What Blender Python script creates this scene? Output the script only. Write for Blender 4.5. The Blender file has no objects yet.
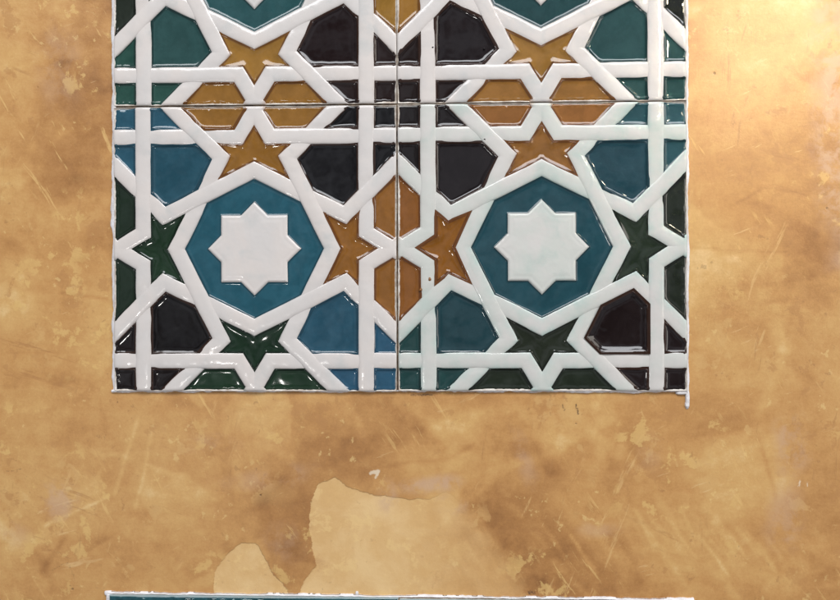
import bpy, math, random
import numpy as np
from mathutils import Matrix, Vector
from mathutils.geometry import delaunay_2d_cdt

random.seed(7)
S = bpy.context.scene
C = S.collection
MM = 0.001

# ------------------------------------------------------------------ camera
def rot3(rx, ry, rz):
    return Matrix.Rotation(rz, 3, 'Z') @ Matrix.Rotation(ry, 3, 'Y') @ Matrix.Rotation(rx, 3, 'X')
WALL = Matrix(((1, 0, 0), (0, 0, -1), (0, 1, 0)))          # wall frame (x right, y up, z out) -> world
cam_d = bpy.data.cameras.new('camera')
cam = bpy.data.objects.new('camera', cam_d); C.objects.link(cam)
cam_d.sensor_fit = 'HORIZONTAL'
cam_d.angle = math.radians(55)
cam_d.clip_start = 0.01; cam_d.clip_end = 50
cp = Vector((25.2037886, -100.994944, 422.544232)) * MM
cr = WALL @ rot3(-3.32918792e-03, 3.18158459e-02, -2.56056352e-03)
cam.matrix_world = Matrix.Translation(WALL @ cp) @ cr.to_4x4()
S.camera = cam

# ------------------------------------------------------------------ world and lamps
w = bpy.data.worlds.new('World'); S.world = w; w.use_nodes = True
bg = w.node_tree.nodes['Background']
bg.inputs[0].default_value = (0.86, 0.87, 0.93, 1)
bg.inputs[1].default_value = 0.24
# the surroundings behind the photographer: darker and lighter parts that the glaze can mirror
wt = w.node_tree; tc = wt.nodes.new('ShaderNodeTexCoord'); wn_ = wt.nodes.new('ShaderNodeTexNoise'); wr = wt.nodes.new('ShaderNodeValToRGB')
wn_.inputs['Scale'].default_value = 3.2; wn_.inputs['Detail'].default_value = 3
wt.links.new(tc.outputs['Generated'], wn_.inputs['Vector']); wt.links.new(wn_.outputs['Fac'], wr.inputs[0]); wt.links.new(wr.outputs[0], bg.inputs[0])
wr.color_ramp.elements[0].position = .40; wr.color_ramp.elements[0].color = (.30, .29, .30, 1)
wr.color_ramp.elements[1].position = .62; wr.color_ramp.elements[1].color = (1.7, 1.75, 1.9, 1)

def area(name, loc, target, sx, sy, power, col):
    d = bpy.data.lights.new(name, 'AREA'); d.shape = 'RECTANGLE'; d.size = sx; d.size_y = sy
    d.energy = power; d.color = col
    o = bpy.data.objects.new(name, d); C.objects.link(o)
    o.location = loc
    o.rotation_euler = (Vector(target) - Vector(loc)).to_track_quat('-Z', 'Y').to_euler()
    return o
area('sky_light', (0.1, -1.15, 1.12), (0.0, 0, -0.1), 1.9, 0.55, 30.5, (0.95, 0.97, 1.0))
area('low_lamp', (-0.415, -1.27, -0.37), (-0.08, 0, -0.14), 0.07, 0.05, 0.7, (1.0, 0.97, 0.93))
area('side_light', (1.25, -0.9, 0.15), (0.1, 0, -0.1), 0.5, 0.9, 5.0, (1.0, 0.93, 0.84))
wl = area('glow_light', (0.66, -1.06, 0.40), (0.205, 0, 0.035), 0.13, 0.11, 0.042, (1.0, 0.90, 0.66))
wl.data.spread = math.radians(10)      # narrow beam added to make the glow on the upper right of the wall

S.view_settings.view_transform = 'Standard'
S.view_settings.look = 'None'
S.view_settings.exposure = 0.0
S.view_settings.gamma = 1.0

# ------------------------------------------------------------------ helpers
def lin(c):
    return tuple(((v / 255) / 12.92 if v / 255 <= 0.04045 else (((v / 255) + 0.055) / 1.055) ** 2.4) for v in c)

class NT:
    """small node-tree helper"""
    def __init__(s, name):
        s.m = bpy.data.materials.new(name); s.m.use_nodes = True
        s.t = s.m.node_tree; s.n = s.t.nodes; s.l = s.t.links
        s.b = s.n['Principled BSDF']
    def new(s, typ, **kw):
        n = s.n.new(typ)
        for k, v in kw.items(): setattr(n, k, v)
        return n
    def put(s, sock, v):
        if isinstance(v, bpy.types.NodeSocket): s.l.new(v, sock)
        elif isinstance(v, (tuple, list)) and len(v) == 3 and sock.type == 'RGBA': sock.default_value = (*v, 1)
        else: sock.default_value = v
    def pos(s):
        if not hasattr(s, '_p'): s._p = s.new('ShaderNodeNewGeometry').outputs['Position']
        return s._p
    def noise(s, scale, detail=3, rough=0.55, dist=0.0, vec=None, out='Fac'):
        n = s.new('ShaderNodeTexNoise'); n.inputs['Scale'].default_value = scale
        n.inputs['Detail'].default_value = detail; n.inputs['Roughness'].default_value = rough
        n.inputs['Distortion'].default_value = dist
        s.l.new(vec if vec is not None else s.pos(), n.inputs['Vector'])
        return n.outputs[out]
    def mapping(s, loc=(0, 0, 0), rotv=(0, 0, 0), sc=(1, 1, 1)):
        n = s.new('ShaderNodeMapping'); s.l.new(s.pos(), n.inputs[0])
        n.inputs['Location'].default_value = loc; n.inputs['Rotation'].default_value = rotv; n.inputs['Scale'].default_value = sc
        return n.outputs[0]
    def math(s, op, a, b=0.0, c=0.0, clamp=False):
        n = s.new('ShaderNodeMath', operation=op); n.use_clamp = clamp
        s.put(n.inputs[0], a); s.put(n.inputs[1], b); s.put(n.inputs[2], c)
        return n.outputs[0]
    def ramp(s, v, a, b, lo=0.0, hi=1.0, smooth=True):
        n = s.new('ShaderNodeMapRange'); n.interpolation_type = 'SMOOTHSTEP' if smooth else 'LINEAR'
        s.put(n.inputs[0], v)
        for i, x in enumerate((a, b, lo, hi)): n.inputs[i + 1].default_value = x
        return n.outputs[0]
    def mix(s, f, a, b, mode='MIX'):
        n = s.new('ShaderNodeMix', data_type='RGBA', blend_type=mode)
        s.put(n.inputs[0], f); s.put(n.inputs[6], a); s.put(n.inputs[7], b)
        return n.outputs[2]
    def attr(s, name, out='Fac'):
        n = s.new('ShaderNodeAttribute'); n.attribute_name = name
        return n.outputs[out]
    def bump(s, h, dist, strength=1.0, prev=None):
        n = s.new('ShaderNodeBump'); n.inputs['Distance'].default_value = dist; n.inputs['Strength'].default_value = strength
        s.put(n.inputs['Height'], h)
        if prev is not None: s.l.new(prev, n.inputs['Normal'])
        return n.outputs[0]

def link(name, me, mat, parent=None, smooth=True):
    o = bpy.data.objects.new(name, me); C.objects.link(o)
    me.materials.append(mat)
    if smooth: me.polygons.foreach_set('use_smooth', [True] * len(me.polygons))
    if parent: o.parent = parent
    return o
def mesh_from(name, V, F):
    me = bpy.data.meshes.new(name)
    me.from_pydata([tuple(v) for v in V], [], [tuple(f) for f in F]); me.update()
    return me
def empty(name, loc, label, cat, group=None):
    o = bpy.data.objects.new(name, None); C.objects.link(o); o.location = loc
    o.empty_display_size = 0.02
    o['label'] = label; o['category'] = cat
    if group: o['group'] = group
    return o
def smooth_normals(me, zf, x, y, e=.05):
    gx_ = (zf(x + e, y) - zf(x - e, y)) / (2 * e); gy_ = (zf(x, y + e) - zf(x, y - e)) / (2 * e)
    l = np.sqrt(gx_ ** 2 + gy_ ** 2 + 1)
    me.polygons.foreach_set('use_smooth', [True] * len(me.polygons))
    me.normals_split_custom_set_from_vertices([(-a / c, -1 / c, -b / c) for a, b, c in zip(gx_, gy_, l)])
def fattr(me, name, vals):
    a = me.attributes.new(name, 'FLOAT', 'POINT'); a.data.foreach_set('value', np.asarray(vals, dtype=np.float32))
def cattr(me, name, vals):
    a = me.attributes.new(name, 'FLOAT_COLOR', 'POINT'); a.data.foreach_set('color', np.asarray(vals, dtype=np.float32).ravel())
def W(x, y, h):                       # wall frame in mm -> metres in world axes
    return (x * MM, -h * MM, y * MM)

def vnoise(x, y, seed):
    """smooth value noise, about -1..1, on arrays"""
    xi = np.floor(x).astype(np.int64); yi = np.floor(y).astype(np.int64)
    xf = x - xi; yf = y - yi
    u = xf * xf * xf * (xf * (xf * 6 - 15) + 10); v = yf * yf * yf * (yf * (yf * 6 - 15) + 10)
    def h(a, b):
        n = (a * 374761393 + b * 668265263 + seed * 1442695041) & 0xffffffff
        n = ((n ^ (n >> 13)) * 1274126177) & 0xffffffff
        n = (n ^ (n >> 16)) & 0xffff
        return n / 32767.5 - 1
    return (h(xi, yi) * (1 - u) + h(xi + 1, yi) * u) * (1 - v) + (h(xi, yi + 1) * (1 - u) + h(xi + 1, yi + 1) * u) * v
def fbm(x, y, seed, o=4, g=0.5):
    r = 0; a = 1; t = 0
    for i in range(o):
        r = r + a * vnoise(x * 2 ** i + 17.3 * i, y * 2 ** i - 9.1 * i, seed + i); t += a; a *= g
    return r / t
def seg_dist(px, py, a, b):
    ax, ay = a; bx, by = b
    dx, dy = bx - ax, by - ay
    t = np.clip(((px - ax) * dx + (py - ay) * dy) / (dx * dx + dy * dy + 1e-12), 0, 1)
    return np.hypot(px - ax - t * dx, py - ay - t * dy)
def inside(px, py, poly):
    r = np.zeros(px.shape, bool); n = len(poly)
    for i in range(n):
        x1, y1 = poly[i]; x2, y2 = poly[(i + 1) % n]
        c = ((y1 > py) != (y2 > py)) & (px < (x2 - x1) * (py - y1) / (y2 - y1 + 1e-12) + x1)
        r ^= c
    return r
def poly_sd(px, py, poly, skip=lambda a, b: False):
    d = np.full(px.shape, 1e9)
    for i in range(len(poly)):
        a, b = poly[i], poly[(i + 1) % len(poly)]
        if skip(a, b): continue
        d = np.minimum(d, seg_dist(px, py, a, b))
    return np.where(inside(px, py, poly), d, -d)

# ------------------------------------------------------------------ the plaster wall
def axis(a, b, step, lo, hi, outer):
    dense = np.arange(a, b + step, step)
    left = a - np.cumsum(np.geomspace(step * 1.5, outer, 26)); left = left[left > lo]
    right = dense[-1] + np.cumsum(np.geomspace(step * 1.5, outer, 26)); right = right[right < hi]
    return np.concatenate([[lo], left[::-1], dense, right, [hi]])
gx = axis(-225, 245, 1.0, -1100, 1100, 70)
gy = axis(-275, 70, 1.0, -900, 800, 70)
X, Y = np.meshgrid(gx, gy)
wx = X + 5 * fbm(X / 22, Y / 22, 3, 4); wy = Y + 5 * fbm(X / 22, Y / 22, 9, 4)

# overlapping trowel passes: each has one crisp edge and one that fades away
rng = np.random.RandomState(11)
tone = 0.40 * fbm(wx / 75, wy / 75, 21, 3) + 0.12 * fbm(wx / 14, wy / 18, 35, 5, .6)
lift = np.zeros_like(X)
for k in range(330):
    cx = rng.uniform(-330, 350); cy = rng.uniform(-380, 170)
    L = rng.uniform(25, 95); Wd = rng.uniform(8, 34)
    a = rng.choice([rng.normal(1.9, .35), rng.normal(0.35, .3), rng.normal(2.6, .3)])
    s = rng.choice([-1, 1]) * rng.uniform(.25, .85)
    bend = rng.uniform(-.006, .006)
    u = (wx - cx) * math.cos(a) + (wy - cy) * math.sin(a)
    v = -(wx - cx) * math.sin(a) + (wy - cy) * math.cos(a) + bend * u * u
    e = 0.5 + 0.5 * np.tanh((v + .8 * fbm(X / 3, Y / 3, 40, 2)) / rng.uniform(.5, 1.8))
    m = e * np.exp(-np.clip(v, 0, None) / Wd) * np.clip((L - np.abs(u)) / (L * .35), 0, 1)
    m = m * np.clip(.65 + .9 * fbm(X / 9 + k, Y / 9, 50 + k, 3), 0, 1)
    tone = tone + .85 * s * m; lift = lift + abs(s) * m * .25

def blob(cx, cy, rx, ry, ang=0, soft=.6, nz=.35, seed=0):
    c, s = math.cos(math.radians(ang)), math.sin(math.radians(ang))
    u = ((X - cx) * c + (Y - cy) * s) / rx; v = (-(X - cx) * s + (Y - cy) * c) / ry
    d = np.hypot(u, v) + nz * fbm(X / 14, Y / 14, 70 + seed, 4)
    return np.clip((1 + soft / 2 - d) / soft, 0, 1) ** 1.3
# places (mm) where the plaster is darker or lighter
for (cx, cy, rx, ry, an, v) in [
    (-178, -22, 26, 34, 10, -.75), (-165, 20, 18, 26, 0, -.35), (-205, -40, 22, 24, 0, .1), (-168, -58, 18, 10, 30, .5),
    (-178, -135, 13, 55, 5, -.45), (-160, -120, 14, 30, 0, .35), (-205, 0, 14, 50, 0, .35), (-208, -100, 9, 16, 0, .45),
    (-30, -178, 26, 20, -35, -.45), (-10, -195, 38, 12, -38, -.55), (-60, -222, 16, 32, 0, -.55), (-52, -200, 22, 18, 0, -.3),
    (-130, -190, 30, 14, 60, .1), (-200, -225, 30, 14, 30, .1), (32, -172, 16, 16, 0, .75), (20, -212, 14, 12, 40, .5),
    (75, -232, 60, 22, -30, -.75), (60, -195, 26, 26, 0, -.45), (110, -205, 36, 40, 0, -.30), (168, -168, 26, 5, 12, -.55),
    (182, -196, 24, 22, 0, .85), (180, -175, 22, 10, 10, .35), (205, -240, 26, 16, 0, .25), (175, 5, 22, 18, 0, .5),
    (192, 38, 34, 24, 0, .9), (172, -38, 22, 14, 0, -.45), (165, -80, 12, 46, 0, .05), (190, -105, 40, 16, 5, -.25),
    (166, -135, 14, 20, 0, .35), (-130, -225, 40, 12, 20, -.15), (-190, -205, 30, 10, 20, -.1), (90, -252, 40, 9, 10, -.25)]:
    tone = tone + v * .75 * blob(cx, cy, rx, ry, an, seed=int(cx) % 13)
def stroke(pts, wd, taper=True):
    d = np.full(X.shape, 1e9)
    for a, b in zip(pts[:-1], pts[1:]): d = np.minimum(d, seg_dist(wx * .35 + X * .65, wy * .35 + Y * .65, a, b))
    return np.exp(-(d / wd) ** 2)
# light burnished streaks and scratches
scr = np.zeros_like(X)
for pts, wd, v in [(((-138, -165), (-152, -205)), 1.1, .5), (((-131, -172), (-140, -212)), 1.0, .5),
                   (((-155, -206), (-188, -222)), 1.0, .7), (((201, -128), (196, -142), (187, -162)), 3.0, .5),
                   (((207, -90), (198, -128)), 1.3, .2), (((196, -205), (188, -175)), 1.2, -.5),
                   (((-190, -247), (-178, -230)), 2.0, -.5), (((40, -178), (25, -186), (-5, -190)), 1.2, -.4),
                   (((176, -52), (190, -44), (206, -47)), 1.0, -.35), (((-180, -98), (-155, -101)), .9, -.6),
                   (((150, -75), (172, -77), (200, -78)), .8, -.4), (((-208, -130), (-190, -131)), .8, -.3)]:
    scr = scr + v * stroke(pts, wd)
for pts, wd, v in [(((-8, -156), (8, -166), (24, -184)), 5, -.6), (((38, -203), (60, -232), (88, -264)), 6, -.7), (((100, -212), (142, -264)), 4, -.5),
                   (((-152, -242), (-132, -200)), 3, .5), (((148, -212), (178, -264)), 3.5, .6), (((60, -212), (102, -262)), 2, .5),
                   (((118, -206), (152, -254)), 1.8, .5), (((20, -168), (60, -160)), 4, .6), (((-200, 40), (-150, 8)), 4, -.5), (((-196, -20), (-160, -8)), 3, .5),
                   (((-90, -160), (-60, -186)), 4, .4), (((160, 10), (210, 22)), 3, .4), (((-210, -110), (-190, -60)), 3, .5)]:
    e_ = np.clip(.5 + 1.1 * fbm(X / 5, Y / 5, 90, 4), 0, 1)
    tone = tone + v * stroke(pts, wd) * e_
tone = tone + scr
# a fan of fine parallel strokes at lower right and centre
for (x0, y0, n, ang, dx) in [(75, -222, 9, -58, 4.4), (118, -212, 16, -62, 4.0), (160, -222, 9, -55, 4.4), (20, -225, 6, -55, 5.0)]:
    for k in range(n):
        L = rng.uniform(10, 26); a = math.radians(ang + rng.uniform(-6, 6))
        xs = x0 + k * dx + rng.uniform(-1.5, 1.5); ys = y0 - k * .7 + rng.uniform(-6, 6)
        tone = tone + rng.uniform(.2, .5) * stroke(((xs, ys), (xs + L * math.cos(a), ys + L * math.sin(a))), rng.uniform(.6, 1.2))
lav = np.zeros_like(X)
for (cx, cy, rx, ry, an, v) in [(-181, -208, 8, 10, 0, .8), (16, -199, 16, 4, 5, 1.0), (-5, -206, 5, 9, 0, .7), (28, -210, 8, 4, -10, .6),
                                (66, -186, 5, 14, 15, .55), (104, -222, 12, 4, 0, .45), (203, -178, 8, 14, 0, .7), (200, -215, 9, 20, 0, .55),
                                (-180, 22, 12, 20, 0, .35), (-70, -196, 22, 6, 10, .45), (-60, -230, 10, 10, 0, .3), (228, -20, 12, 58, 3, 1.15),
                                (226, 45, 14, 20, 0, .7), (-100, -178, 14, 5, 0, .3), (-204, -228, 8, 6, 0, .4), (130, -182, 8, 8, 0, .3)]:
    lav = np.maximum(lav, v * blob(cx, cy, rx, ry, an, soft=.9, nz=.5, seed=int(cy) % 11))
# two pale patches with a crisp broken edge
def wob(poly): return poly_sd(X + 1.0 * fbm(X / 6, Y / 6, 5, 4), Y + 1.0 * fbm(X / 6, Y / 6, 6, 4), poly)
big = [(-43.5, -242), (-47, -222), (-46, -210), (-43, -200), (-33, -195.5), (-26, -201), (-15, -204.5), (2, -206.5), (16, -207),
       (25, -203), (34, -209), (45, -222), (56, -236), (66, -253), (66, -264), (-56, -264), (-49, -249)]
small = [(-98, -264), (-97.5, -246), (-90, -235.5), (-83, -230.5), (-74, -231), (-70, -240), (-64, -249), (-57, -258), (-56, -264)]
sd = np.maximum(wob(big), wob(small))
fade = np.clip((34 - X) / 30, 0, 1)
patch_sd = sd
h = 0.35 * lift + 0.5 * fbm(X / 90, Y / 90, 80, 2) + .16 * fbm(wx / 14, wy / 14, 81, 3) + .12 * scr - .22 * (1 / (1 + np.exp(-sd * 1.6))) * fade
far = np.clip(1.5 - np.maximum(np.abs(X) - 260, 0) / 200, 0, 1)
nx_, ny_ = len(gx), len(gy)
co = np.stack([X * MM, -(h * .35 - .45) * MM, Y * MM], -1).reshape(-1, 3)
idx = np.arange(nx_ * ny_).reshape(ny_, nx_)
quads = np.stack([idx[:-1, :-1], idx[:-1, 1:], idx[1:, 1:], idx[1:, :-1]], -1).reshape(-1, 4)
me = bpy.data.meshes.new('wall')
me.vertices.add(len(co)); me.vertices.foreach_set('co', co.ravel())
me.loops.add(quads.size); me.loops.foreach_set('vertex_index', quads.ravel())
me.polygons.add(len(quads)); me.polygons.foreach_set('loop_start', np.arange(0, quads.size, 4))
me.update(calc_edges=True)
mark = np.zeros_like(X)
def rawstroke(pts, wd):
    d = np.full(X.shape, 1e9)
    for a, b in zip(pts[:-1], pts[1:]): d = np.minimum(d, seg_dist(X, Y, a, b))
    return np.exp(-(d / wd) ** 2)
for pts, wd, v in [(((86, -157.3), (86.8, -160)), .9, .9), (((93, -157.2), (94.2, -162)), .9, .9), (((7, -152.3), (18, -152.2)), .9, .85),
                   (((-213, -193.6), (-206, -193), (-201, -191.6)), .7, .7), (((68, -255.2), (71, -255.6)), 1.8, .75), (((-149.5, -152), (-149.2, -157)), .8, .7),
                   (((-14.5, -193.2), (-10.5, -192.2)), 1.3, -1.1), (((-10.8, -193.6), (-12, -196)), .9, -.9), (((208, -196.5), (207.4, -199.5)), .8, -1.0),
                   (((211.5, -197), (211.8, -199)), .8, -.9), (((-41, -263), (-40, -254), (-44, -246)), .8, .5), (((-100, -180), (-99, -181)), .9, .7),
                   (((-75.5, -191), (-75, -191.5)), 1.0, .8), (((175, -236), (177, -230)), .9, .55), (((-185, -246), (-176, -241), (-172, -252)), .9, .6), (((-176, -254), (-156, -255)), .8, .55)]:
    mark = mark + v * rawstroke(pts, wd)
fattr(me, 'mark', mark.ravel()); fattr(me, 'tone', tone.ravel()); fattr(me, 'lav', lav.ravel()); fattr(me, 'patch', sd.ravel()); fattr(me, 'patch_fade', fade.ravel())

m = NT('ochre_plaster')
tn = m.attr('tone')
fine = m.noise(150, 8, .72, .3); mid = m.noise(40, 8, .68, .5); grain = m.noise(900, 3, .6)
streak = m.noise(60, 5, .65, .4, m.mapping(rotv=(0, math.radians(-62), 0), sc=(.22, 1, 1)))
t = m.math('ADD', tn, m.math('MULTIPLY', m.math('SUBTRACT', fine, .5), 1.3))
t = m.math('ADD', t, m.math('MULTIPLY', m.math('SUBTRACT', mid, .5), .6))
t = m.math('ADD', t, m.math('MULTIPLY', m.math('SUBTRACT', streak, .5), 1.3))
t = m.math('ADD', t, m.math('MULTIPLY', m.math('SUBTRACT', grain, .5), .7))
cr_ = m.new('ShaderNodeValToRGB'); m.put(cr_.inputs[0], m.ramp(t, -1.75, 1.75, 0, 1, False))
els = cr_.color_ramp.elements
stops = [(0.0, (142, 97, 56)), (.28, (177, 127, 75)), (.5, (200, 150, 92)), (.72, (214, 170, 108)), (1.0, (234, 202, 146))]
els[0].position, els[0].color = stops[0][0], (*lin(stops[0][1]), 1)
els[1].position, els[1].color = stops[-1][0], (*lin(stops[-1][1]), 1)
for p_, c_ in stops[1:-1]:
    e_ = els.new(p_); e_.color = (*lin(c_), 1)
col = cr_.outputs[0]
for (sc_, lo_, hi_, msc, mlo, rgb_, am_) in ((75, .555, .60, 13, .50, (224, 186, 118), .55), (60, .57, .60, 17, .48, (186, 136, 84), .5),
                                          (150, .60, .64, 21, .50, (228, 194, 130), .5), (40, .60, .63, 9, .45, (214, 172, 112), .45), (180, .61, .65, 30, .5, (166, 120, 76), .4)):
    isl = m.math('MULTIPLY', m.ramp(m.noise(sc_, 8, .66, .25, m.mapping(loc=(sc_ * .37, 0, msc * .1))), lo_, hi_), m.ramp(m.noise(msc, 3, .5, 0, m.mapping(loc=(msc, 3, 1))), mlo, mlo + .08))
    col = m.mix(m.math('MULTIPLY', isl, am_ * 1.15), col, lin(rgb_))
for (ang, sc_, msc, mlo, rgb_, am_, lo_) in ((-58, 210, 14, .47, (228, 188, 122), .5, .60), (66, 170, 12, .50, (224, 184, 124), .42, .61),
                                       (-20, 150, 16, .50, (174, 124, 76), .42, .60), (80, 260, 19, .48, (176, 128, 80), .38, .60), (20, 320, 22, .5, (230, 196, 140), .4, .62)):
    mp = m.new('ShaderNodeMapping'); wp = m.new('ShaderNodeVectorMath', operation='ADD'); wn = m.new('ShaderNodeVectorMath', operation='SCALE')
    m.l.new(m.noise(9, 2, out='Color'), wn.inputs[0]); wn.inputs['Scale'].default_value = .02
    m.l.new(m.pos(), wp.inputs[0]); m.l.new(wn.outputs[0], wp.inputs[1]); vr = m.new('ShaderNodeVectorRotate', rotation_type='Y_AXIS')
    m.l.new(wp.outputs[0], vr.inputs[0]); vr.inputs['Angle'].default_value = math.radians(ang)
    m.l.new(vr.outputs[0], mp.inputs[0]); mp.inputs['Scale'].default_value = (.09, 1, 1)
    st_ = m.math('MULTIPLY', m.ramp(m.noise(sc_, 6, .7, 0, mp.outputs[0]), lo_, lo_ + .05), m.ramp(m.noise(msc, 5, .6, 0, m.mapping(loc=(msc * 3.1, 2, 5))), mlo, mlo + .12))
    col = m.mix(m.math('MULTIPLY', st_, am_ * 1.35), col, lin(rgb_))
rg = m.new('ShaderNodeTexNoise', noise_type='RIDGED_MULTIFRACTAL'); rg.inputs['Scale'].default_value = 32; rg.inputs['Detail'].default_value = 5
m.l.new(m.pos(), rg.inputs['Vector'])
vein = m.math('MULTIPLY', m.ramp(rg.outputs['Fac'], 1.25, 1.5), m.ramp(m.noise(15, 3), .50, .62))
col = m.mix(m.math('MULTIPLY', vein, .22), col, lin((236, 206, 146)))
pt = m.ramp(m.math('ADD', m.attr('patch'), m.math('MULTIPLY', m.math('SUBTRACT', m.noise(700, 4, .6), .5), 1.6)), -.25, .35)
wide = m.ramp(m.math('ADD', m.attr('patch'), m.math('MULTIPLY', m.math('SUBTRACT', m.noise(90, 6, .65), .5), 22)), -5, 9)
ptf = m.math('ADD', m.math('MULTIPLY', pt, m.attr('patch_fade')), m.math('MULTIPLY', m.math('MULTIPLY', wide, .4), m.math('SUBTRACT', 1.0, m.attr('patch_fade'))))
cream = m.mix(m.ramp(m.math('ADD', mid, m.math('MULTIPLY', tn, .12)), .35, .7), lin((222, 181, 122)), lin((234, 199, 144)))
cream = m.mix(m.ramp(m.noise(75, 7, .7, .3), .54, .60, 0, .55), cream, lin((238, 204, 142)))
cream = m.mix(m.ramp(m.noise(28, 6, .68, .2), .60, .66, 0, .5), cream, lin((200, 156, 108)))
cream = m.mix(m.math('MULTIPLY', m.ramp(m.noise(260, 5, .7), .62, .68), .4), cream, lin((190, 148, 100)))
col = m.mix(m.math('MULTIPLY', ptf, .9), col, cream)
lv = m.math('MULTIPLY', m.attr('lav'), m.ramp(m.noise(60, 8, .7, .3), .40, .56), clamp=True)
col = m.mix(m.math('MULTIPLY', lv, .7), col, lin((204, 168, 138)))
mk = m.math('ADD', m.attr('mark'), m.math('MULTIPLY', m.math('SUBTRACT', m.noise(1200, 3), .5), .9))
col = m.mix(m.math('MULTIPLY', m.ramp(mk, .45, .9), .8), col, lin((66, 52, 44)))
col = m.mix(m.math('MULTIPLY', m.ramp(mk, -.9, -.45, 1, 0), .75), col, lin((236, 220, 192)))
# thin dark rim where the patch edge is broken, tiny pits
rim = m.math('MULTIPLY', m.ramp(m.math('ABSOLUTE', m.math('ADD', m.attr('patch'), .25)), 0.0, .55, 1, 0), m.ramp(m.noise(70, 3), .42, .62))
col = m.mix(m.math('MULTIPLY', m.math('MULTIPLY', rim, m.attr('patch_fade')), .05), col, lin((140, 106, 70)))
vor = m.new('ShaderNodeTexVoronoi'); vor.inputs['Scale'].default_value = 62; m.l.new(m.pos(), vor.inputs['Vector'])
pit = m.math('MULTIPLY', m.ramp(vor.outputs['Distance'], .025, .06, 1, 0), m.ramp(m.noise(20, 2), .5, .62))
col = m.mix(m.math('MULTIPLY', pit, .65), col, lin((96, 70, 48)))
m.put(m.b.inputs['Base Color'], col)
m.put(m.b.inputs['Roughness'], m.math('ADD', m.ramp(fine, .3, .7, .33, .46), m.math('MULTIPLY', tn, -.04)))
m.b.inputs['Specular IOR Level'].default_value = .42
hh = m.math('ADD', m.math('MULTIPLY', fine, .5), m.math('ADD', m.math('MULTIPLY', streak, .35), m.math('MULTIPLY', grain, .06)))
hh = m.math('SUBTRACT', hh, m.math('MULTIPLY', pit, 1.0))
hh = m.math('SUBTRACT', hh, m.math('MULTIPLY', m.math('MULTIPLY', pt, m.attr('patch_fade')), .5))
m.put(m.b.inputs['Normal'], m.bump(hh, .0005, .75))
wall = link('wall', me, m.m); wall['kind'] = 'structure'

# ------------------------------------------------------------------ tile pattern (unit = tile side, centre at 0)
T = 150.0
E_ = .5
AX = .3925                                             # long straps
B1 = (AX, .0555); B1e = (E_, -.010)
B2 = (.1165, .319); B2m = (.276, 0.0); B2e = (.2975, E_)
def tr(p, k):
    """the 8 symmetries: k = (swap, sx, sy)"""
    x, y = p
    if k[0]: x, y = y, x
    return (x * k[1], y * k[2])
HW = .0289
straps = []
for sx in (-1, 1):
    for sy in (-1, 1):
        straps.append(('long_v', [tr(p, (0, sx, sy)) for p in ((AX, E_), B1, B1e)], (sx, sy)))
        straps.append(('long_h', [tr(p, (1, sx, sy)) for p in ((AX, E_), B1, B1e)], (sx, sy)))
    straps.append(('ring_v', [tr(p, (0, sx, 1)) for p in ((B2e[0], E_), B2, B2m, (B2[0], -B2[1]), (B2e[0], -E_))], (sx, 0)))
    straps.append(('ring_h', [tr(p, (1, 1, sx)) for p in ((B2e[0], E_), B2, B2m, (B2[0], -B2[1]), (B2e[0], -E_))], (0, sx)))
# crossings: (point, {kind: +1 over / -1 under})
cross = []
for sx in (-1, 1):
    for sy in (-1, 1):
        q = sx * sy
        cross.append(((sx * AX, sy * AX), {'long_v': 1, 'long_h': -1}))
        cross.append(((sx * .184, sy * .184), {'ring_v': q, 'ring_h': -q}))
        cross.append(((sx * AX, sy * .19), {'ring_h': q, 'long_v': -q}))
        cross.append(((sx * .19, sy * AX), {'ring_v': -q, 'long_h': q}))
cells0 = {
    'star': [(.2545, .115), (.324, .085), (.3625, .115), (.3625, .040), (.4225, 0), (.3625, -.040), (.3625, -.115), (.324, -.085), (.2545, -.115), (.3085, 0)],
    'half_hexagon': [(.424, .182), (.424, .0743), (.5, .0275), (.5, .249)],
    'shield': [(.361, .361), (.361, .202), (.313, .155), (.208, .208), (.155, .313), (.202, .361)],
    'corner': [(.424, .424), (.5, .424), (.5, .5), (.424, .5)],
    'wedge': [(.424, .361), (.5, .361), (.5, .337), (.424, .2615)],
}
RO = .2425
ring_out = [(RO * math.cos(a), RO * math.sin(a)) if i % 2 == 0 else (RO * 2 / 3 * math.copysign(1, math.cos(a)), RO * 2 / 3 * math.copysign(1, math.sin(a)))
            for i, a in enumerate([k * math.pi / 4 for k in range(8)])]
s1, s2 = .1180, .0478
star8 = []
for k in range(4):
    c, s = round(math.cos(k * math.pi / 2)), round(math.sin(k * math.pi / 2))
    for p in ((.1658, 0), (s1, s2), (s1, s1), (s2, s1)):
        star8.append((p[0] * c - p[1] * s, p[0] * s + p[1] * c))

def expand(poly, d):
    n = len(poly); A = sum(poly[i][0] * poly[(i + 1) % n][1] - poly[(i + 1) % n][0] * poly[i][1] for i in range(n))
    sg = 1 if A > 0 else -1
    out = []
    for i in range(n):
        p0, p1, p2 = poly[i - 1], poly[i], poly[(i + 1) % n]
        def nrm(a, b):
            dx, dy = b[0] - a[0], b[1] - a[1]; l = math.hypot(dx, dy); return (dy / l * sg, -dx / l * sg)
        a, b = nrm(p0, p1), nrm(p1, p2)
        k = 1 + a[0] * b[0] + a[1] * b[1]; k = max(k, .35)
        out.append((p1[0] + (a[0] + b[0]) / k * d, p1[1] + (a[1] + b[1]) / k * d))
    return out
def clip_sq(poly, L):
    for ax, s in ((0, 1), (0, -1), (1, 1), (1, -1)):
        out = []
        for i in range(len(poly)):
            p, q = poly[i], poly[(i + 1) % len(poly)]
            ip, iq = p[ax] * s <= L, q[ax] * s <= L
            if ip: out.append(p)
            if ip != iq:
                t_ = (L * s - p[ax]) / (q[ax] - p[ax])
                out.append((p[0] + t_ * (q[0] - p[0]), p[1] + t_ * (q[1] - p[1])))
        poly = out
    return poly
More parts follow.
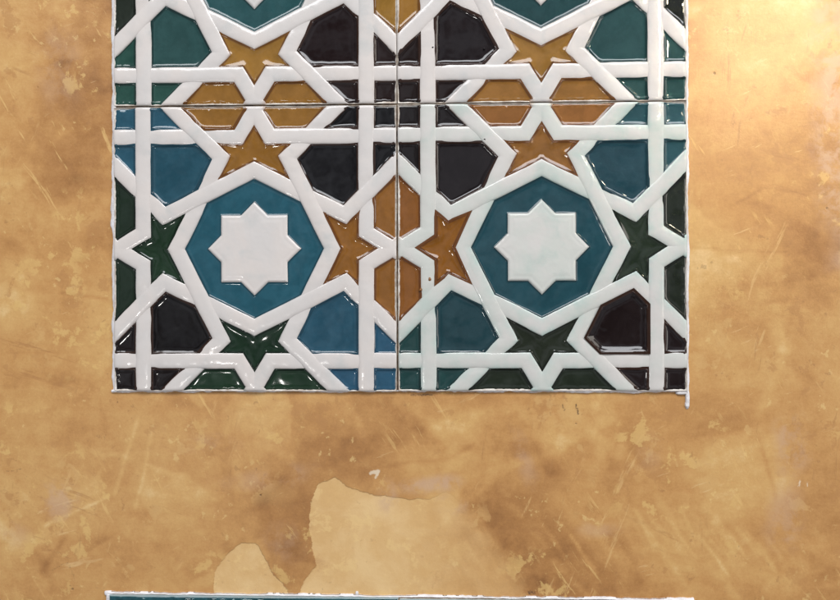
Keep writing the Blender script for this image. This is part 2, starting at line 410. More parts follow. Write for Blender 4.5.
def densify(poly, step):
    out = []
    for i in range(len(poly)):
        a, b = poly[i], poly[(i + 1) % len(poly)]
        n = max(1, int(math.hypot(b[0] - a[0], b[1] - a[1]) / step))
        for k in range(n): out.append((a[0] + (b[0] - a[0]) * k / n, a[1] + (b[1] - a[1]) * k / n))
    return out
def jitter_mesh(outline, dist_fn, near, fine_step, coarse_step, rs, holes=(), follow=(), edge=lambda a, b: False):
    """triangulated sheet inside an outline, finer near its edges"""
    xs = [p[0] for p in outline]; ys = [p[1] for p in outline]
    pts = []
    for poly, side in follow:                              # rows of points running parallel to each side
        A_ = sum(poly[i][0] * poly[(i + 1) % len(poly)][1] - poly[(i + 1) % len(poly)][0] * poly[i][1] for i in range(len(poly)))
        sg = (1 if A_ > 0 else -1) * side
        for off in (-1.0, -.6, -.3, 0, .2, .4, .6, .8, 1.05, 1.35, 1.7, 2.1, 2.6, 3.1):
            for i in range(len(poly)):
                a, b = poly[i], poly[(i + 1) % len(poly)]
                if edge(a, b): continue
                l = math.hypot(b[0] - a[0], b[1] - a[1]); ux, uy = (b[0] - a[0]) / l, (b[1] - a[1]) / l
                nx, ny = -uy * sg, ux * sg
                tt = np.arange(-1.5, l + 1.5, .6)
                A = a[0] + ux * tt + nx * off; B = a[1] + uy * tt + ny * off
                d = poly_sd(A, B, poly, edge) * side; do = poly_sd(A, B, outline)
                k = (np.abs(d - off) < .02) & (do > .12)
                for hpoly in holes: k &= poly_sd(A, B, hpoly) < -.12
                pts += list(zip(A[k], B[k]))
    for st, lo, hi in ((fine_step, .25, near), (coarse_step, near, 1e9)):
        if follow and hi == near: continue
        gxx = np.arange(min(xs), max(xs), st); gyy = np.arange(min(ys), max(ys), st)
        A, B = np.meshgrid(gxx, gyy); A = A + rs.uniform(-.28, .28, A.shape) * st; B = B + rs.uniform(-.28, .28, B.shape) * st
        A = A.ravel(); B = B.ravel()
        d = dist_fn(A, B); dout = poly_sd(A, B, outline)
        for hpoly in holes: dout = np.minimum(dout, -poly_sd(A, B, hpoly))
        k = (dout > .25) & (d >= lo if lo > .3 else d > -9) & (d < hi)
        pts += list(zip(A[k], B[k]))
    vs = [Vector(p) for p in outline]; n = len(vs)
    ed = [(i, (i + 1) % n) for i in range(n)]
    base = n
    for hpoly in holes:
        vs += [Vector(p) for p in hpoly]; k = len(hpoly)
        ed += [(base + i, base + (i + 1) % k) for i in range(k)]; base += k
    vs += [Vector(p) for p in pts]
    r = delaunay_2d_cdt(vs, ed, [], 2 if holes else 1, 1e-5)
    V = np.array([tuple(v) for v in r[0]]); F = [f for f in r[2]]
    if holes or True:
        cen = np.array([V[list(f)].mean(0) for f in F])
        ok = poly_sd(cen[:, 0], cen[:, 1], outline) > 0
        for hpoly in holes: ok &= poly_sd(cen[:, 0], cen[:, 1], hpoly) < 0
        F = [f for f, o_ in zip(F, ok) if o_]
    # consistent winding (counter-clockwise)
    G = []
    for f in F:
        a, b, c = V[f[0]], V[f[1]], V[f[2]]
        G.append(f if (b[0] - a[0]) * (c[1] - a[1]) - (b[1] - a[1]) * (c[0] - a[0]) > 0 else f[::-1])
    return V, G

# ------------------------------------------------------------------ glaze materials
glaze_cache = {}
def glaze(name, rgb, rimc=None, rim_amt=.75, mottling=.11, rough=.06):
    key = (name, rgb)
    if key in glaze_cache: return glaze_cache[key]
    m = NT(name + '_glaze')
    g_ = sum(lin(rgb)) / 3
    if name == 'ochre': c = tuple(v * k_ for v, k_ in zip(lin(rgb), (.80, .81, .74)))
    elif name == 'black': c = tuple(v * .46 for v in lin(rgb))
    else: c = tuple((v * .78 + g_ * .12) * k_ for v, k_ in zip(lin(rgb), (.86, .84, .74)))
    c2 = tuple(v * (1 - mottling) for v in c); c3 = tuple(min(1, v * (1 + mottling * 1.2) + .003) for v in c)
    n1 = m.noise(70, 4, .6, .8); n2 = m.noise(420, 4, .65)
    f = m.math('ADD', m.math('MULTIPLY', n1, .7), m.math('MULTIPLY', n2, .3))
    col = m.mix(m.ramp(f, .36, .66), c2, c3)
    # pale specks and pin holes in the glaze
    sp = m.ramp(m.noise(1500, 2, .5), .76, .82)
    col = m.mix(m.math('MULTIPLY', sp, .18), col, tuple(min(1, v * 2.2 + .02) for v in c))
    rimc = lin(rimc) if rimc else tuple(v * .3 for v in c)
    e = m.math('ADD', m.attr('rim'), m.math('MULTIPLY', m.math('SUBTRACT', m.noise(230, 4, .6), .5), .5))
    col = m.mix(m.math('MULTIPLY', m.ramp(e, .25, .8), rim_amt), col, rimc)
    m.put(m.b.inputs['Base Color'], col)
    m.put(m.b.inputs['Roughness'], m.ramp(n1, .3, .7, rough * .7, rough * 1.8))
    m.b.inputs['IOR'].default_value = 1.52
    h_ = m.math('ADD', m.noise(75, 2, .5), m.math('MULTIPLY', m.noise(1100, 2), .003))
    m.put(m.b.inputs['Normal'], m.bump(h_, .0012, .35))
    glaze_cache[key] = m.m
    return m.m
def white_glaze(name, base, warm, cool):
    m = NT(name)
    n1 = m.noise(28, 4, .6, .6); n2 = m.noise(260, 5, .65)
    col = m.mix(m.ramp(n1, .35, .65), lin(warm), lin(base))
    col = m.mix(m.ramp(m.noise(45, 4, .6, .4), .52, .72, 0, .8), col, lin(cool))
    col = m.mix(m.ramp(n2, .62, .78, 0, .12), col, lin((176, 160, 146)))
    sp = m.ramp(m.noise(1300, 2, .5), .75, .79)
    col = m.mix(m.math('MULTIPLY', sp, .3), col, lin((140, 124, 112)))
    dt = m.math('MULTIPLY', m.attr('edge_tint'), m.ramp(m.noise(150, 5, .65), .36, .66, .2, .95))
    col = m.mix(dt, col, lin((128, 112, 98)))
    bl = m.attr('bleed', 'Color'); ba = m.new('ShaderNodeAttribute'); ba.attribute_name = 'bleed'
    amt = m.math('MULTIPLY', ba.outputs['Alpha'], m.ramp(m.noise(190, 4, .6), .3, .72, .25, 1.25), clamp=True)
    col = m.mix(amt, col, bl)
    m.put(m.b.inputs['Base Color'], col)
    m.put(m.b.inputs['Roughness'], m.ramp(n1, .3, .7, .10, .2))
    m.b.inputs['IOR'].default_value = 1.5
    h_ = m.math('ADD', m.noise(110, 2, .5), m.math('MULTIPLY', m.noise(900, 3, .6), .012))
    m.put(m.b.inputs['Normal'], m.bump(h_, .0009, .38))
    return m.m

mb = NT('fired_clay')
mb.put(mb.b.inputs['Base Color'], mb.mix(mb.ramp(mb.noise(300, 4), .35, .65), lin((190, 176, 162)), lin((226, 220, 210))))
mb.b.inputs['Roughness'].default_value = .45
CLAY = mb.m

# ------------------------------------------------------------------ one relief tile
HT = 74.72                                             # half side of a fired tile, mm
FLOOR = 1.0
def shape_noise(x, y, seed, sc=7.0): return vnoise(x / sc + seed * 3.7, y / sc - seed * 1.9, 200 + seed)

def make_tile(name, ci, cj, spec, label, white, seed, off=(0, 0), rotd=0.0):
    rs = np.random.RandomState(seed)
    ox, oy = ci * T / 2 + off[0], cj * T / 2 + off[1]
    root = empty(name, W(ox, oy - HT, 0), label, 'tile', 'geometric relief tiles of the upper panel')
    root.rotation_euler = (0, math.radians(rotd), 0)
    def L(x, y, h): return (x * MM, -h * MM, (y + HT) * MM)   # tile-local mm -> root-local metres
    # clay body: bevelled slab with a narrow raised lip
    prof = [(HT - .30, FLOOR + .10), (HT - .18, FLOOR + .42), (HT - .06, FLOOR + .38), (HT, FLOOR + .1), (HT, -9.0)]
    V = [L(0, 0, FLOOR - .3)]; F = []
    q = [(HT - 1.2, FLOOR - .3)] + prof
    rings = []
    for r_, z_ in q:
        pl = densify([(-r_, -r_), (r_, -r_), (r_, r_), (-r_, r_)], 2.0)
        if len(rings) and len(pl) != len(rings[0]): pl = [(a * r_ / HT, b * r_ / HT) for a, b in densify([(-HT, -HT), (HT, -HT), (HT, HT), (-HT, HT)], 2.0)]
        else: pl = [(a * r_ / HT, b * r_ / HT) for a, b in densify([(-HT, -HT), (HT, -HT), (HT, HT), (-HT, HT)], 2.0)]
        pl = [(a + .10 * float(shape_noise(np.array(a), np.array(b), seed, 5)), b + .10 * float(shape_noise(np.array(b), np.array(a), seed + 3, 5))) for a, b in pl]
        st = len(V); V += [L(a, b, z_) for a, b in pl]; rings.append(list(range(st, st + len(pl))))
    n = len(rings[0])
    for i in range(n): F.append((0, rings[0][i], rings[0][(i + 1) % n]))
    for r1, r2 in zip(rings[:-1], rings[1:]):
        for i in range(n): F.append((r1[i], r2[i], r2[(i + 1) % n], r1[(i + 1) % n]))
    me = mesh_from('clay_body', V, F)
    link('clay_body', me, CLAY, root)

    # coloured cells
    cells = []
    for sx in (-1, 1):
        for sy in (-1, 1):
            cn = ('U' if sy > 0 else 'L') + ('R' if sx > 0 else 'L')
            cells.append(('shield', cells0['shield'], (0, sx, sy), cn))
            cells.append(('corner', cells0['corner'], (0, sx, sy), 'c' + cn))
            for sw in (0, 1):
                cells.append(('wedge', cells0['wedge'], (sw, sx, sy), 'c' + cn))
            cells.append(('half_hexagon', cells0['half_hexagon'], (0, sx, sy), 'h' + ('E' if sx > 0 else 'W')))
            cells.append(('half_hexagon', cells0['half_hexagon'], (1, sx, sy), 'h' + ('N' if sy > 0 else 'S')))
    for k, d in (((0, 1, 1), 'E'), ((0, -1, 1), 'W'), ((1, 1, 1), 'N'), ((1, 1, -1), 'S')):
        cells.append(('star', cells0['star'], k, 's' + d))
    polys = []
    for kind, poly, k, key in cells:
        P = [tuple(v * T for v in tr(p, k)) for p in poly]
        colr = spec[key]; cname = colr[0]; rgb = colr[1]
        edge = lambda a, b: (abs(abs(a[0]) - 75) < .1 and abs(abs(b[0]) - 75) < .1) or (abs(abs(a[1]) - 75) < .1 and abs(abs(b[1]) - 75) < .1)
        ex = clip_sq(expand(P, 1.5), HT - .34)
        ex = densify(ex, 1.1)
        lam = {'black': 1.3, 'ochre': 1.15}.get(cname, 1.0) * rs.uniform(.65, 1.15)
        amp = {'black': .85, 'ochre': .75}.get(cname, .65) * rs.uniform(.8, 1.2)
        kk = 1.6
        if kind == 'star': lam *= 1.7; amp *= 1.35; kk = .9
        bev = colr[2] if len(colr) > 2 else 0
        fl = FLOOR + rs.uniform(-.12, .12)
        sdf = lambda a, b, P=P, edge=edge: poly_sd(a, b, P, edge)
        Vv, G = jitter_mesh(ex, sdf, 3.4, .55, 1.6, rs, (), ((P, 1),), edge)
        x, y = Vv[:, 0], Vv[:, 1]
        def zf(x, y, P=P, edge=edge, kk=kk, fl=fl, amp=amp, lam=lam, bev=bev):
            # soft distance so that the meniscus rounds the corners
            ds = np.array([seg_dist(x, y, P[i], P[(i + 1) % len(P)]) for i in range(len(P)) if not edge(P[i], P[(i + 1) % len(P)])])
            sm = -np.log(np.exp(-ds * kk).sum(0)) / kk
            d = np.maximum(np.where(inside(x, y, P), sm, -ds.min(0)) + .35 + .14 * shape_noise(x, y, seed, 5), 0)
            z = fl + amp * np.exp(-(d / lam) ** 1.15)
            if bev: z = z + .55 * (1 - 1 / (1 + np.exp(-(d - 2.3) * 3.2)))
            z = z + .07 * shape_noise(x, y, seed + 5, 9) + .03 * shape_noise(x, y, seed + 8, 4)
            # glaze rounds off at the cut side of the tile
            de = HT - np.maximum(np.abs(x), np.abs(y))
            return z - .35 * np.exp(-np.maximum(de - .3, 0) / .5) + .22 * np.exp(-((de - 1.3) / .8) ** 2)
        z = zf(x, y)
        ds = np.array([seg_dist(x, y, P[i], P[(i + 1) % len(P)]) for i in range(len(P)) if not edge(P[i], P[(i + 1) % len(P)])])
        ins = inside(x, y, P)
        me = mesh_from(kind + '_inlay', [L(a, b, c) for a, b, c in zip(x, y, z)], G)
        smooth_normals(me, zf, x, y)
        rim = np.clip(np.exp(-np.maximum(np.where(ins, ds.min(0), 0), 0) / (.7 if cname != 'black' else .35)), 0, 1)
        fattr(me, 'rim', rim)
        rimc = {'black': (58, 38, 28), 'ochre': (84, 46, 24)}.get(cname)
        o = link(kind + '_inlay', me, glaze(cname, rgb, rimc, .7 if cname != 'blue' else .4), root)
        o['label'] = {'black': 'glossy black brown', 'ochre': 'glossy ochre brown', 'blue': 'glossy blue', 'teal': 'glossy teal green', 'green': 'glossy dark green'}[cname] + ' ' + kind.replace('_', ' ') + ' inlay'
        polys.append((P, cname, rgb, edge))
    # octagonal ring and white star in the middle
    RP = [(a * T, b * T) for a, b in ring_out]; SP = [(a * T, b * T) for a, b in star8]
    cname, rgb = spec['ring'][:2]
    hole = densify(expand(SP, -1.4), 1.2)
    def rsd(a, b): return np.minimum(poly_sd(a, b, RP), -poly_sd(a, b, SP))
    Vv, G = jitter_mesh(densify(expand(RP, 1.5), 1.2), rsd, 3.4, .6, 1.8, rs, [hole], ((RP, 1), (SP, -1)))
    x, y = Vv[:, 0], Vv[:, 1]
    d1 = np.maximum(poly_sd(x, y, RP), 0); d2 = np.maximum(-poly_sd(x, y, SP), 0)
    def zr(x, y):
        d1 = np.maximum(poly_sd(x, y, RP), 0); d2 = np.maximum(-poly_sd(x, y, SP), 0)
        wv = .15 + .12 * shape_noise(x, y, seed, 6)
        return FLOOR + .05 + .6 * np.exp(-((d1 + wv) / .95) ** 1.3) + .42 * np.exp(-((d2 + wv) / .55) ** 1.3) + .09 * shape_noise(x, y, seed + 4, 11) + .03 * shape_noise(x, y, seed + 8, 4)
    z = zr(x, y)
    me = mesh_from('octagon_ring', [L(a, b, c) for a, b, c in zip(x, y, z)], G)
    smooth_normals(me, zr, x, y)
    fattr(me, 'rim', np.clip(np.exp(-np.minimum(d1, d2) / .7), 0, 1))
    o = link('octagon_ring', me, glaze(cname, rgb, None, .55), root)
    # star plateau
    ro = densify(expand(SP, .12), .9)
    Vv, G = jitter_mesh(ro, lambda a, b: poly_sd(a, b, SP), 3.4, .5, 2.0, rs, (), ((SP, 1),))
    x, y = Vv[:, 0], Vv[:, 1]
    XP = expand(SP, .12)
    d = np.maximum(poly_sd(x, y, XP), 0)
    def zs(x, y):
        d = np.maximum(poly_sd(x, y, XP), 0)
        return FLOOR + .15 + 1.05 * (1 - np.exp(-(d / .75) ** 1.2)) + .05 * shape_noise(x, y, seed + 2, 9) - .12 * np.exp(-((d - 2.6) / 1.0) ** 2)
    z = zs(x, y)
    me = mesh_from('center_star', [L(a, b, c) for a, b, c in zip(x, y, z)], G)
    smooth_normals(me, zs, x, y)
    bl = np.zeros((len(x), 4)); bl[:, :3] = lin((150, 160, 158)); bl[:, 3] = .5 * np.exp(-d / .35)
    cattr(me, 'bleed', bl)
    link('center_star', me, white, root)

    # woven white straps, one relief
    V = []; F = []; edge_tint = []
    NS = 20
    th = np.linspace(-math.pi / 2, math.pi / 2, NS + 1)
    sv = np.sign(np.sin(th)) * np.abs(np.sin(th)) ** .90
    prof = np.abs(np.cos(th)) ** .44
    for si, (kind, pts, sgn) in enumerate(straps):
        pts = [(a * T, b * T) for a, b in pts]
        n = len(pts); offs = []
        for i in range(n):
            def dirn(a, b):
                l = math.hypot(b[0] - a[0], b[1] - a[1]); return ((b[0] - a[0]) / l, (b[1] - a[1]) / l)
            if i in (0, n - 1):
                dx, dy = dirn(pts[0], pts[1]) if i == 0 else dirn(pts[-2], pts[-1])
                nx, ny = -dy, dx
                p = pts[i]                                            # cut along the tile side
                if abs(abs(p[0]) - 75) < .01: tx, ty = 0, 1
                else: tx, ty = 1, 0
                k = 1 / (tx * nx + ty * ny); offs.append((tx * k, ty * k))
            else:
                a = dirn(pts[i - 1], pts[i]); b = dirn(pts[i], pts[i + 1])
                na, nb = (-a[1], a[0]), (-b[1], b[0]); k = 1 + na[0] * nb[0] + na[1] * nb[1]
                offs.append(((na[0] + nb[0]) / k, (na[1] + nb[1]) / k))
        cs = []; os_ = []
        for i in range(n - 1):
            ln = math.hypot(pts[i + 1][0] - pts[i][0], pts[i + 1][1] - pts[i][1]); m_ = max(2, int(ln / .65))
            for k in range(m_ + (1 if i == n - 2 else 0)):
                t_ = k / m_
                # keep samples clustered close to the mitre so that bends stay crisp
                cs.append((pts[i][0] + (pts[i + 1][0] - pts[i][0]) * t_, pts[i][1] + (pts[i + 1][1] - pts[i][1]) * t_))
                os_.append((offs[i][0] + (offs[i + 1][0] - offs[i][0]) * t_, offs[i][1] + (offs[i + 1][1] - offs[i][1]) * t_))
        cs = np.array(cs); os_ = np.array(os_)
        wid = HW * T * (1 + .018 * shape_noise(cs[:, 0], cs[:, 1], seed + si, 9) + .010 * shape_noise(cs[:, 0], cs[:, 1], seed + si + 9, 3))
        sh = .13 * shape_noise(cs[:, 1], cs[:, 0], seed + si + 20, 14)
        PX = cs[:, 0:1] + os_[:, 0:1] * (sv[None, :] * wid[:, None] + sh[:, None])
        PY = cs[:, 1:2] + os_[:, 1:2] * (sv[None, :] * wid[:, None] + sh[:, None])
        lim = HT - .04
        PX = np.clip(PX, -lim, lim); PY = np.clip(PY, -lim, lim)
        wz = np.zeros(len(cs))
        for cpnt, lev in cross:
            if kind in lev:
                dd = np.hypot(cs[:, 0] - cpnt[0] * T, cs[:, 1] - cpnt[1] * T)
                wz += lev[kind] * (.30 if lev[kind] < 0 else .16) * np.exp(-(dd / (11.0 if 'ring_h' in lev and 'ring_v' in lev else 8.5)) ** 6)
        wz += .0007 * si
        top = 2.35 + wz[:, None] + .06 * shape_noise(PX, PY, seed + 31, 16) + .015 * shape_noise(PX, PY, seed + 33, 4)
        Z = .7 + (top - .7) * prof[None, :]
        de = HT - np.maximum(np.abs(PX), np.abs(PY))
        Z = Z - .55 * np.exp(-np.maximum(de - .05, 0) / .45)
        edge_tint.append(np.broadcast_to(np.exp(-(prof / .45) ** 1.5)[None, :], PX.shape).ravel() * 1.0)  # grey-brown tint, stronger towards the low edges of each strap
        b0 = len(V); R = len(cs)
        V += list(zip(PX.ravel(), PY.ravel(), Z.ravel()))
        for i in range(R - 1):
            for j in range(NS):
                a = b0 + i * (NS + 1) + j
                F.append((a, a + NS + 1, a + NS + 2, a + 1))
    V = np.array(V)
    me = mesh_from('strapwork', [L(*v) for v in V], F)
    # flip if facing the wall
    if sum(me.polygons[i].normal.y for i in range(0, len(me.polygons), 97)) > 0: me.flip_normals()
    best = np.full(len(V), 1e9); colr = np.zeros((len(V), 3)); amt = np.zeros(len(V))
    for P, cname, rgb, edge in polys + [(RP, spec['ring'][0], spec['ring'][1], lambda a, b: False)]:
        d = -poly_sd(V[:, 0], V[:, 1], P, edge); k = d < best
        best = np.where(k, d, best)
        bc = {'black': (96, 62, 40), 'ochre': (150, 100, 52)}.get(cname, tuple(min(255, int(v * .55 + 95)) for v in rgb))
        if spec.get('bleed') == 'celadon' and cname in ('blue', 'teal', 'green'): bc = (176, 200, 192)
        colr[k] = lin(bc)
        rr, aa = {'black': (.38, .95), 'ochre': (.45, .55)}.get(cname, (.4, .45))
        if spec.get('bleed') == 'celadon' and cname in ('blue', 'teal', 'green'): rr, aa = 2.4, .8
        val = aa * np.exp(-np.maximum(d, 0) / rr)
        amt = np.where(k, val, amt)
    cattr(me, 'bleed', np.concatenate([colr, amt[:, None]], 1))
    fattr(me, 'edge_tint', np.concatenate(edge_tint))
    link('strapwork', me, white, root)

    # stray drops of glaze
    for (dx, dy, rad, cname, rgb) in spec.get('drops', ()):
        Vd = []; Fd = []; K = 14; Rn = 5
        Vd.append(L(dx, dy, 2.35 + rad * .45))
        for r in range(1, Rn + 1):
            for k in range(K):
                a = 2 * math.pi * k / K; rr = rad * r / Rn * (1 + .16 * math.sin(2 * a + dx) + .1 * math.sin(3 * a + dy))
                Vd.append(L(dx + rr * math.cos(a), dy + rr * math.sin(a), 2.2 + (rad * .45 + .15) * math.cos(math.pi / 2 * r / Rn) - (.5 if r == Rn else 0)))
        for k in range(K):
            Fd.append((0, 1 + k, 1 + (k + 1) % K))
            for r in range(Rn - 1):
                a = 1 + r * K + k; b = 1 + r * K + (k + 1) % K
                Fd.append((a, a + K, b + K, b))
        me = mesh_from('glaze_drop', Vd, Fd); fattr(me, 'rim', [0.0] * len(Vd))
        link('glaze_drop', me, glaze(cname, rgb), root)['label'] = 'stray drop of ' + ('black' if cname == 'black' else 'brown') + ' glaze'
    return root

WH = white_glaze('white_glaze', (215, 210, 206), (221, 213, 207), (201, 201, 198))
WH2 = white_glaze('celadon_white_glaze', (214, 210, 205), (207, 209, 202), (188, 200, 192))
K_ = 'black'; O_ = 'ochre'; B_ = 'blue'; T_ = 'teal'; G_ = 'green'
TL = dict(ring=(T_, (40, 92, 102)), LL=(T_, (38, 84, 88)), cLL=(T_, (38, 86, 80)), LR=(K_, (44, 30, 31)), cLR=(K_, (50, 34, 32)),
          UL=(K_, (40, 30, 30)), cUL=(K_, (42, 32, 32)), UR=(B_, (38, 92, 122)), cUR=(B_, (38, 92, 126)),
          sS=(O_, (160, 116, 54)), hS=(O_, (154, 108, 50)), sE=(O_, (156, 106, 46)), hE=(O_, (158, 116, 54)),
          sW=(G_, (34, 62, 46)), hW=(G_, (36, 46, 38)), sN=(G_, (30, 58, 42)), hN=(G_, (34, 62, 46)))
TR = dict(ring=(T_, (26, 72, 80)), LL=(K_, (40, 30, 32)), cLL=(K_, (46, 32, 30)), LR=(T_, (32, 78, 84)), cLR=(T_, (34, 80, 82)),
          UL=(B_, (30, 68, 84)), cUL=(B_, (34, 78, 88)), UR=(K_, (44, 32, 32)), cUR=(K_, (46, 34, 34)),
          sS=(O_, (158, 114, 56)), hS=(O_, (154, 106, 50)), sW=(O_, (150, 98, 40)), hW=(O_, (160, 114, 54)),
          sE=(G_, (40, 54, 42)), hE=(G_, (32, 36, 30)), sN=(G_, (40, 50, 40)), hN=(G_, (40, 50, 40)),
          drops=((-56.2, 46 - 92.0, .55, K_, (30, 24, 26)), (-29.5, -47.0, .5, K_, (30, 24, 26))))
BL = dict(ring=(B_, (30, 98, 124)), UL=(B_, (32, 88, 114)), cUL=(B_, (34, 94, 124)), UR=(K_, (32, 31, 34), ), cUR=(K_, (28, 28, 31)),
          LL=(K_, (26, 22, 23)), cLL=(K_, (36, 27, 26)), LR=(B_, (34, 90, 120)), cLR=(B_, (32, 92, 130)),
          sW=(G_, (32, 60, 42)), hW=(G_, (30, 50, 38)), sE=(O_, (150, 98, 42)), hE=(O_, (150, 98, 44)),
          sN=(O_, (154, 106, 46)), hN=(O_, (152, 106, 48)), sS=(G_, (24, 52, 36)), hS=(G_, (30, 60, 42)))
BR = dict(ring=(B_, (26, 80, 98)), UL=(K_, (36, 27, 29)), cUL=(K_, (38, 31, 31)), UR=(B_, (28, 74, 92)), cUR=(B_, (34, 86, 100)),
          LL=(B_, (27, 70, 84)), cLL=(T_, (34, 78, 82)), LR=(K_, (42, 29, 29), 1), cLR=(K_, (46, 34, 34)),
          sW=(O_, (146, 92, 34)), hW=(O_, (144, 90, 42)), sN=(O_, (148, 100, 50)), hN=(O_, (148, 96, 46)),
          sE=(G_, (42, 56, 44)), hE=(G_, (36, 44, 36)), sS=(G_, (42, 50, 40)), hS=(G_, (40, 50, 40)), bleed='celadon',
          drops=((-58.2, -16.5, 1.05, O_, (150, 98, 48)), (-63.0, -22.0, .95, O_, (140, 90, 44)),
                 (-29.4, 56.0, .6, K_, (34, 26, 26)), (-9.2, 0, .01, K_, (30, 24, 26))))
BR['drops'] = BR['drops'][:3]
make_tile('relief_tile', -1, 1, TL, 'relief tile with teal green octagon, upper left of four, beside the left plaster', WH, 3, (.15, .15), .05)
make_tile('relief_tile', 1, 1, TR, 'relief tile with very dark teal octagon, upper right, beside the brightest plaster', WH, 14, (0, .1), -.08)
make_tile('relief_tile', -1, -1, BL, 'bluest relief tile, bright blue octagon round a white star, lower left of four', WH, 25, (-.25, -.25), .05)
make_tile('relief_tile', 1, -1, BR, 'relief tile with dark blue octagon and greenish white straps, lower right above caulk drip', WH2, 36, (.2, 0), -.05)

# ------------------------------------------------------------------ grout between the tiles
m = NT('dark_grout')
m.put(m.b.inputs['Base Color'], m.mix(m.ramp(m.noise(160, 4), .35, .65), lin((58, 44, 34)), lin((124, 106, 86))))
m.b.inputs['Roughness'].default_value = .85
V = []; F = []
def bar(x0, x1, y0, y1, h, nseg):
    """grout bead with an uneven top between two tile edges"""
    horiz = (x1 - x0) > (y1 - y0)
    b0 = len(V)
    for i in range(nseg + 1):
        t_ = i / nseg
        for k, s in enumerate((0, .25, .5, .75, 1)):
            x = x0 + (x1 - x0) * (t_ if horiz else s); y = y0 + (y1 - y0) * (s if horiz else t_)
            V.append(W(x, y, h - .25 * (1 - (2 * s - 1) ** 2) + .25 * float(vnoise(np.array(x / 4.), np.array(y / 4.), 5))))
    for i in range(nseg):
        for k in range(4):
            a = b0 + i * 5 + k; F.append((a, a + 1, a + 6, a + 5))
bar(-150, 150, -.75, .75, .9, 220)
bar(-.7, .7, -149.8, -.76, .8, 110); bar(-.7, .7, .76, 149.8, .8, 110)
me = mesh_from('tile_grout', V, F)
o = link('tile_grout', me, m.m)
o['label'] = 'thin dark grout cross in the joints between the four relief tiles'; o['category'] = 'grout'

# ------------------------------------------------------------------ white caulk round the panels
m = NT('white_caulk')
m.put(m.b.inputs['Base Color'], m.mix(m.ramp(m.noise(90, 5, .65), .4, .7), lin((240, 238, 240)), lin((212, 206, 204))))
m.b.inputs['Roughness'].default_value = .42
m.put(m.b.inputs['Normal'], m.bump(m.noise(500, 4, .6), .0006, .7))
CAULK = m.m
def ribbon(pts, wi, wo, seed, hin=1.45, jag=.5, step=.7, flip=False):
    """bead along pts (mm); wi to the right-hand side, wo to the left-hand side of travel"""
    P = []
    for a, b in zip(pts[:-1], pts[1:]):
        n = max(2, int(math.hypot(b[0] - a[0], b[1] - a[1]) / step))
        P += [(a[0] + (b[0] - a[0]) * k / n, a[1] + (b[1] - a[1]) * k / n, (b[0] - a[0]), (b[1] - a[1])) for k in range(n)]
    P.append((*pts[-1], pts[-1][0] - pts[-2][0], pts[-1][1] - pts[-2][1]))
    V = []; F = []; M = 7
    for i, (x, y, dx, dy) in enumerate(P):
        l = math.hypot(dx, dy); nx, ny = -dy / l, dx / l
        s_ = i * step
        f = lambda sc, q: float(fbm(np.array(s_ / sc), np.array(q * 7.7), seed + q, 4))
        o_ = wo * (1 + jag * f(9, 1)) + .35 * jag * f(1.8, 2); in_ = wi * (1 + .4 * jag * f(7, 3)) + .2 * f(1.5, 4)
        o_ = max(o_, .12); hh = hin * (1 + .15 * f(6, 5))
        for k in range(M):
            u = k / (M - 1); off = -in_ + (in_ + o_) * u
            z = hh * .82 * (1 - u ** 1.5) ** .9 if u < 1 else -.6
            if k == 0: z = 0.3
            V.append(W(x + nx * off, y + ny * off, z + .12))
    for i in range(len(P) - 1):
        for k in range(M - 1):
            a = i * M + k; F.append((a, a + 1, a + M + 1, a + M))
    return V, F
def join(parts):
    V = []; F = []
    for v, f in parts:
        b = len(V); V += v; F += [tuple(i + b for i in q) for q in f]
    return V, F
def nub(cx, cy, rx, ry, h, seed, tail=0.0):
    V = []; F = []; K = 26; R = 7
    V.append(W(cx, cy, h))
    for r in range(1, R + 1):
        for k in range(K):
            a = 2 * math.pi * k / K; q = r / R
            e = 1 + .16 * float(fbm(np.array(math.cos(a) * 1.7 + seed), np.array(math.sin(a) * 1.7), seed, 3))
            x = cx + rx * q * e * math.copysign(abs(math.cos(a)) ** .7, math.cos(a)); y = cy + ry * q * e * math.copysign(abs(math.sin(a)) ** .7, math.sin(a))
            V.append(W(x, y, h * (1 - q ** 3) ** .5 - (.4 if r == R else 0)))
    for k in range(K):
        F.append((0, 1 + k, 1 + (k + 1) % K))
        for r in range(R - 1):
            a = 1 + r * K + k; b = 1 + r * K + (k + 1) % K; F.append((a, a + K, b + K, b))
    return V, F
def solid(name, parts, label, cat):
    V, F = join(parts)
    me = mesh_from(name, V, F)
    # all sheets face the viewer
    import bmesh
    bm = bmesh.new(); bm.from_mesh(me)
    for f in bm.faces:
        f.normal_update()
        if f.normal.y > .2: f.normal_flip()
    bm.to_mesh(me); bm.free()
    o = link(name, me, CAULK); o['label'] = label; o['category'] = cat
    return o
H = 75 * 2 + .0
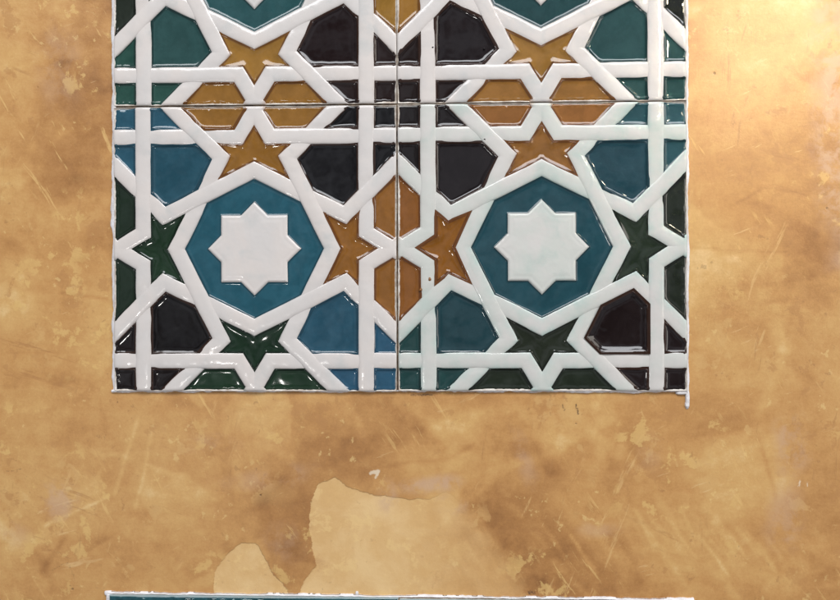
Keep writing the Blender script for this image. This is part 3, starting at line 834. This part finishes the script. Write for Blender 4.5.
solid('caulk_bead', [
    ribbon([(-149.9, 152), (-149.9, 20), (-150.4, -60), (-150.5, -150.2)], -.4 + .9, 2.0, 1, hin=1.75, jag=.45)[0:2] if False else
    ribbon([(-149.9, -150.6), (-150.3, -60), (-149.8, 20), (-149.9, 152)], 1.0, 1.6, 1, hin=1.25, jag=.8),
    ribbon([(150.2, -150.4), (-151.0, -150.3)][::-1], -.1, .9, 2, hin=1.6, jag=1.1)[0:2] if False else
    ribbon([(150.6, -149.9), (-151.2, -149.9)], .35, .95, 2, hin=1.25, jag=1.2),
    ribbon([(150.1, 152), (150.0, 0), (150.1, -150.6)], .25, 1.25, 3, hin=1.2, jag=.7),
    ribbon([(-151, 150.1), (151, 150.1)], .2, 1.2, 4, hin=1.6, jag=.6),
    nub(-151.2, -150.3, 1.1, .8, .6, 5), nub(150.4, -153.8, 1.1, 5.6, .8, 6), nub(150.3, -157.0, 1.15, 1.5, .8, 8),
    nub(147.6, -150.9, 3.2, .9, 1.0, 9)],
    'ragged white caulk line round the four relief tiles, dripping at bottom right', 'caulk')
LY = -258.0
solid('caulk_bead', [
    ribbon([(-153.8, LY + .6), (153.5, LY - .3)], .2, .8, 12, hin=1.2, jag=.9),
    ribbon([(-153.6, LY - 156), (-153.6, LY - .2)], .4, 1.6, 13, hin=1.8, jag=.4),
    ribbon([(154.2, LY - .2), (154.2, LY - 156)], .3, 1.2, 14, hin=1.8, jag=.4),
    ribbon([(-153.6, LY - 155), (154.2, LY - 155)][::-1], .3, 1.2, 15, hin=1.8, jag=.4),
    nub(-154.0, LY + .4, 2.6, 1.3, .8, 16), nub(-154.0, LY - 2.4, 1.3, 3.4, 1.2, 17), nub(-21.8, LY + 1.4, .8, 1.2, .5, 18)],
    'white caulk line along the top of the blue tiles at the bottom of the photo', 'caulk')

# ------------------------------------------------------------------ blue tiles of the next panel down
BLUE = glaze('deep_blue', (26, 88, 104), (190, 205, 205), .55, .35, .05)
def plain_tile(cx, label, seed, wid=153.6):
    hw = wid / 2; hh_ = 77.0
    root = empty('blue_tile', W(cx, LY - (-.15 if cx < 0 else .65) - 2 * hh_, 0), label, 'tile', 'plain blue tiles of the lower panel')
    def L(x, y, h): return (x * MM, -h * MM, (y + hh_) * MM)
    def loft(rings_def, cap):
        V = []; F = []; rings = []
        base = densify([(-1, -1), (1, -1), (1, 1), (-1, 1)], .012)
        for ins, z_ in rings_def:
            st = len(V)
            for a, b in base:
                x = a * (hw - ins); y = b * (hh_ - ins)
                nz = float(vnoise(np.array(x / 5 + seed), np.array(y / 5), 61))
                V.append(L(x, y, z_ + (.12 * nz if z_ > 0 else 0)))
            rings.append(range(st, len(V)))
        n = len(base)
        if cap:
            V.append(L(0, 0, rings_def[0][1])); c = len(V) - 1
            for i in range(n): F.append((c, rings[0][i], rings[0][(i + 1) % n]))
        for r1, r2 in zip(rings[:-1], rings[1:]):
            for i in range(n): F.append((r1[i], r2[i], r2[(i + 1) % n], r1[(i + 1) % n]))
        return V, F
    V, F = loft([(.6, .9), (.1, .8), (0, .5), (0, -9)], True)
    link('clay_body', mesh_from('clay_body', V, F), CLAY, root)
    V, F = loft([(30, 1.5), (12, 1.55), (6, 1.6), (4, 1.75), (3, 2.0), (2.2, 2.2), (1.5, 2.2), (.9, 2.0), (.4, 1.6), (.15, 1.1), (.1, .6)], True)
    me = mesh_from('glaze_face', V, F)
    rimv = [1.0 if (abs(v[0]) > (hw - .5) * MM or abs(v[2] - hh_ * MM) > (hh_ - .5) * MM) else 0 for v in V]
    fattr(me, 'rim', rimv)
    link('glaze_face', me, BLUE, root)
plain_tile(-76.6, 'left blue glazed tile at the bottom edge, below the pale plaster patches', 2)
plain_tile(77.4, 'right blue glazed tile at the bottom edge, below the darker ochre plaster', 5)

# ------------------------------------------------------------------ render
S.render.engine = 'CYCLES'
S.cycles.max_bounces = 6
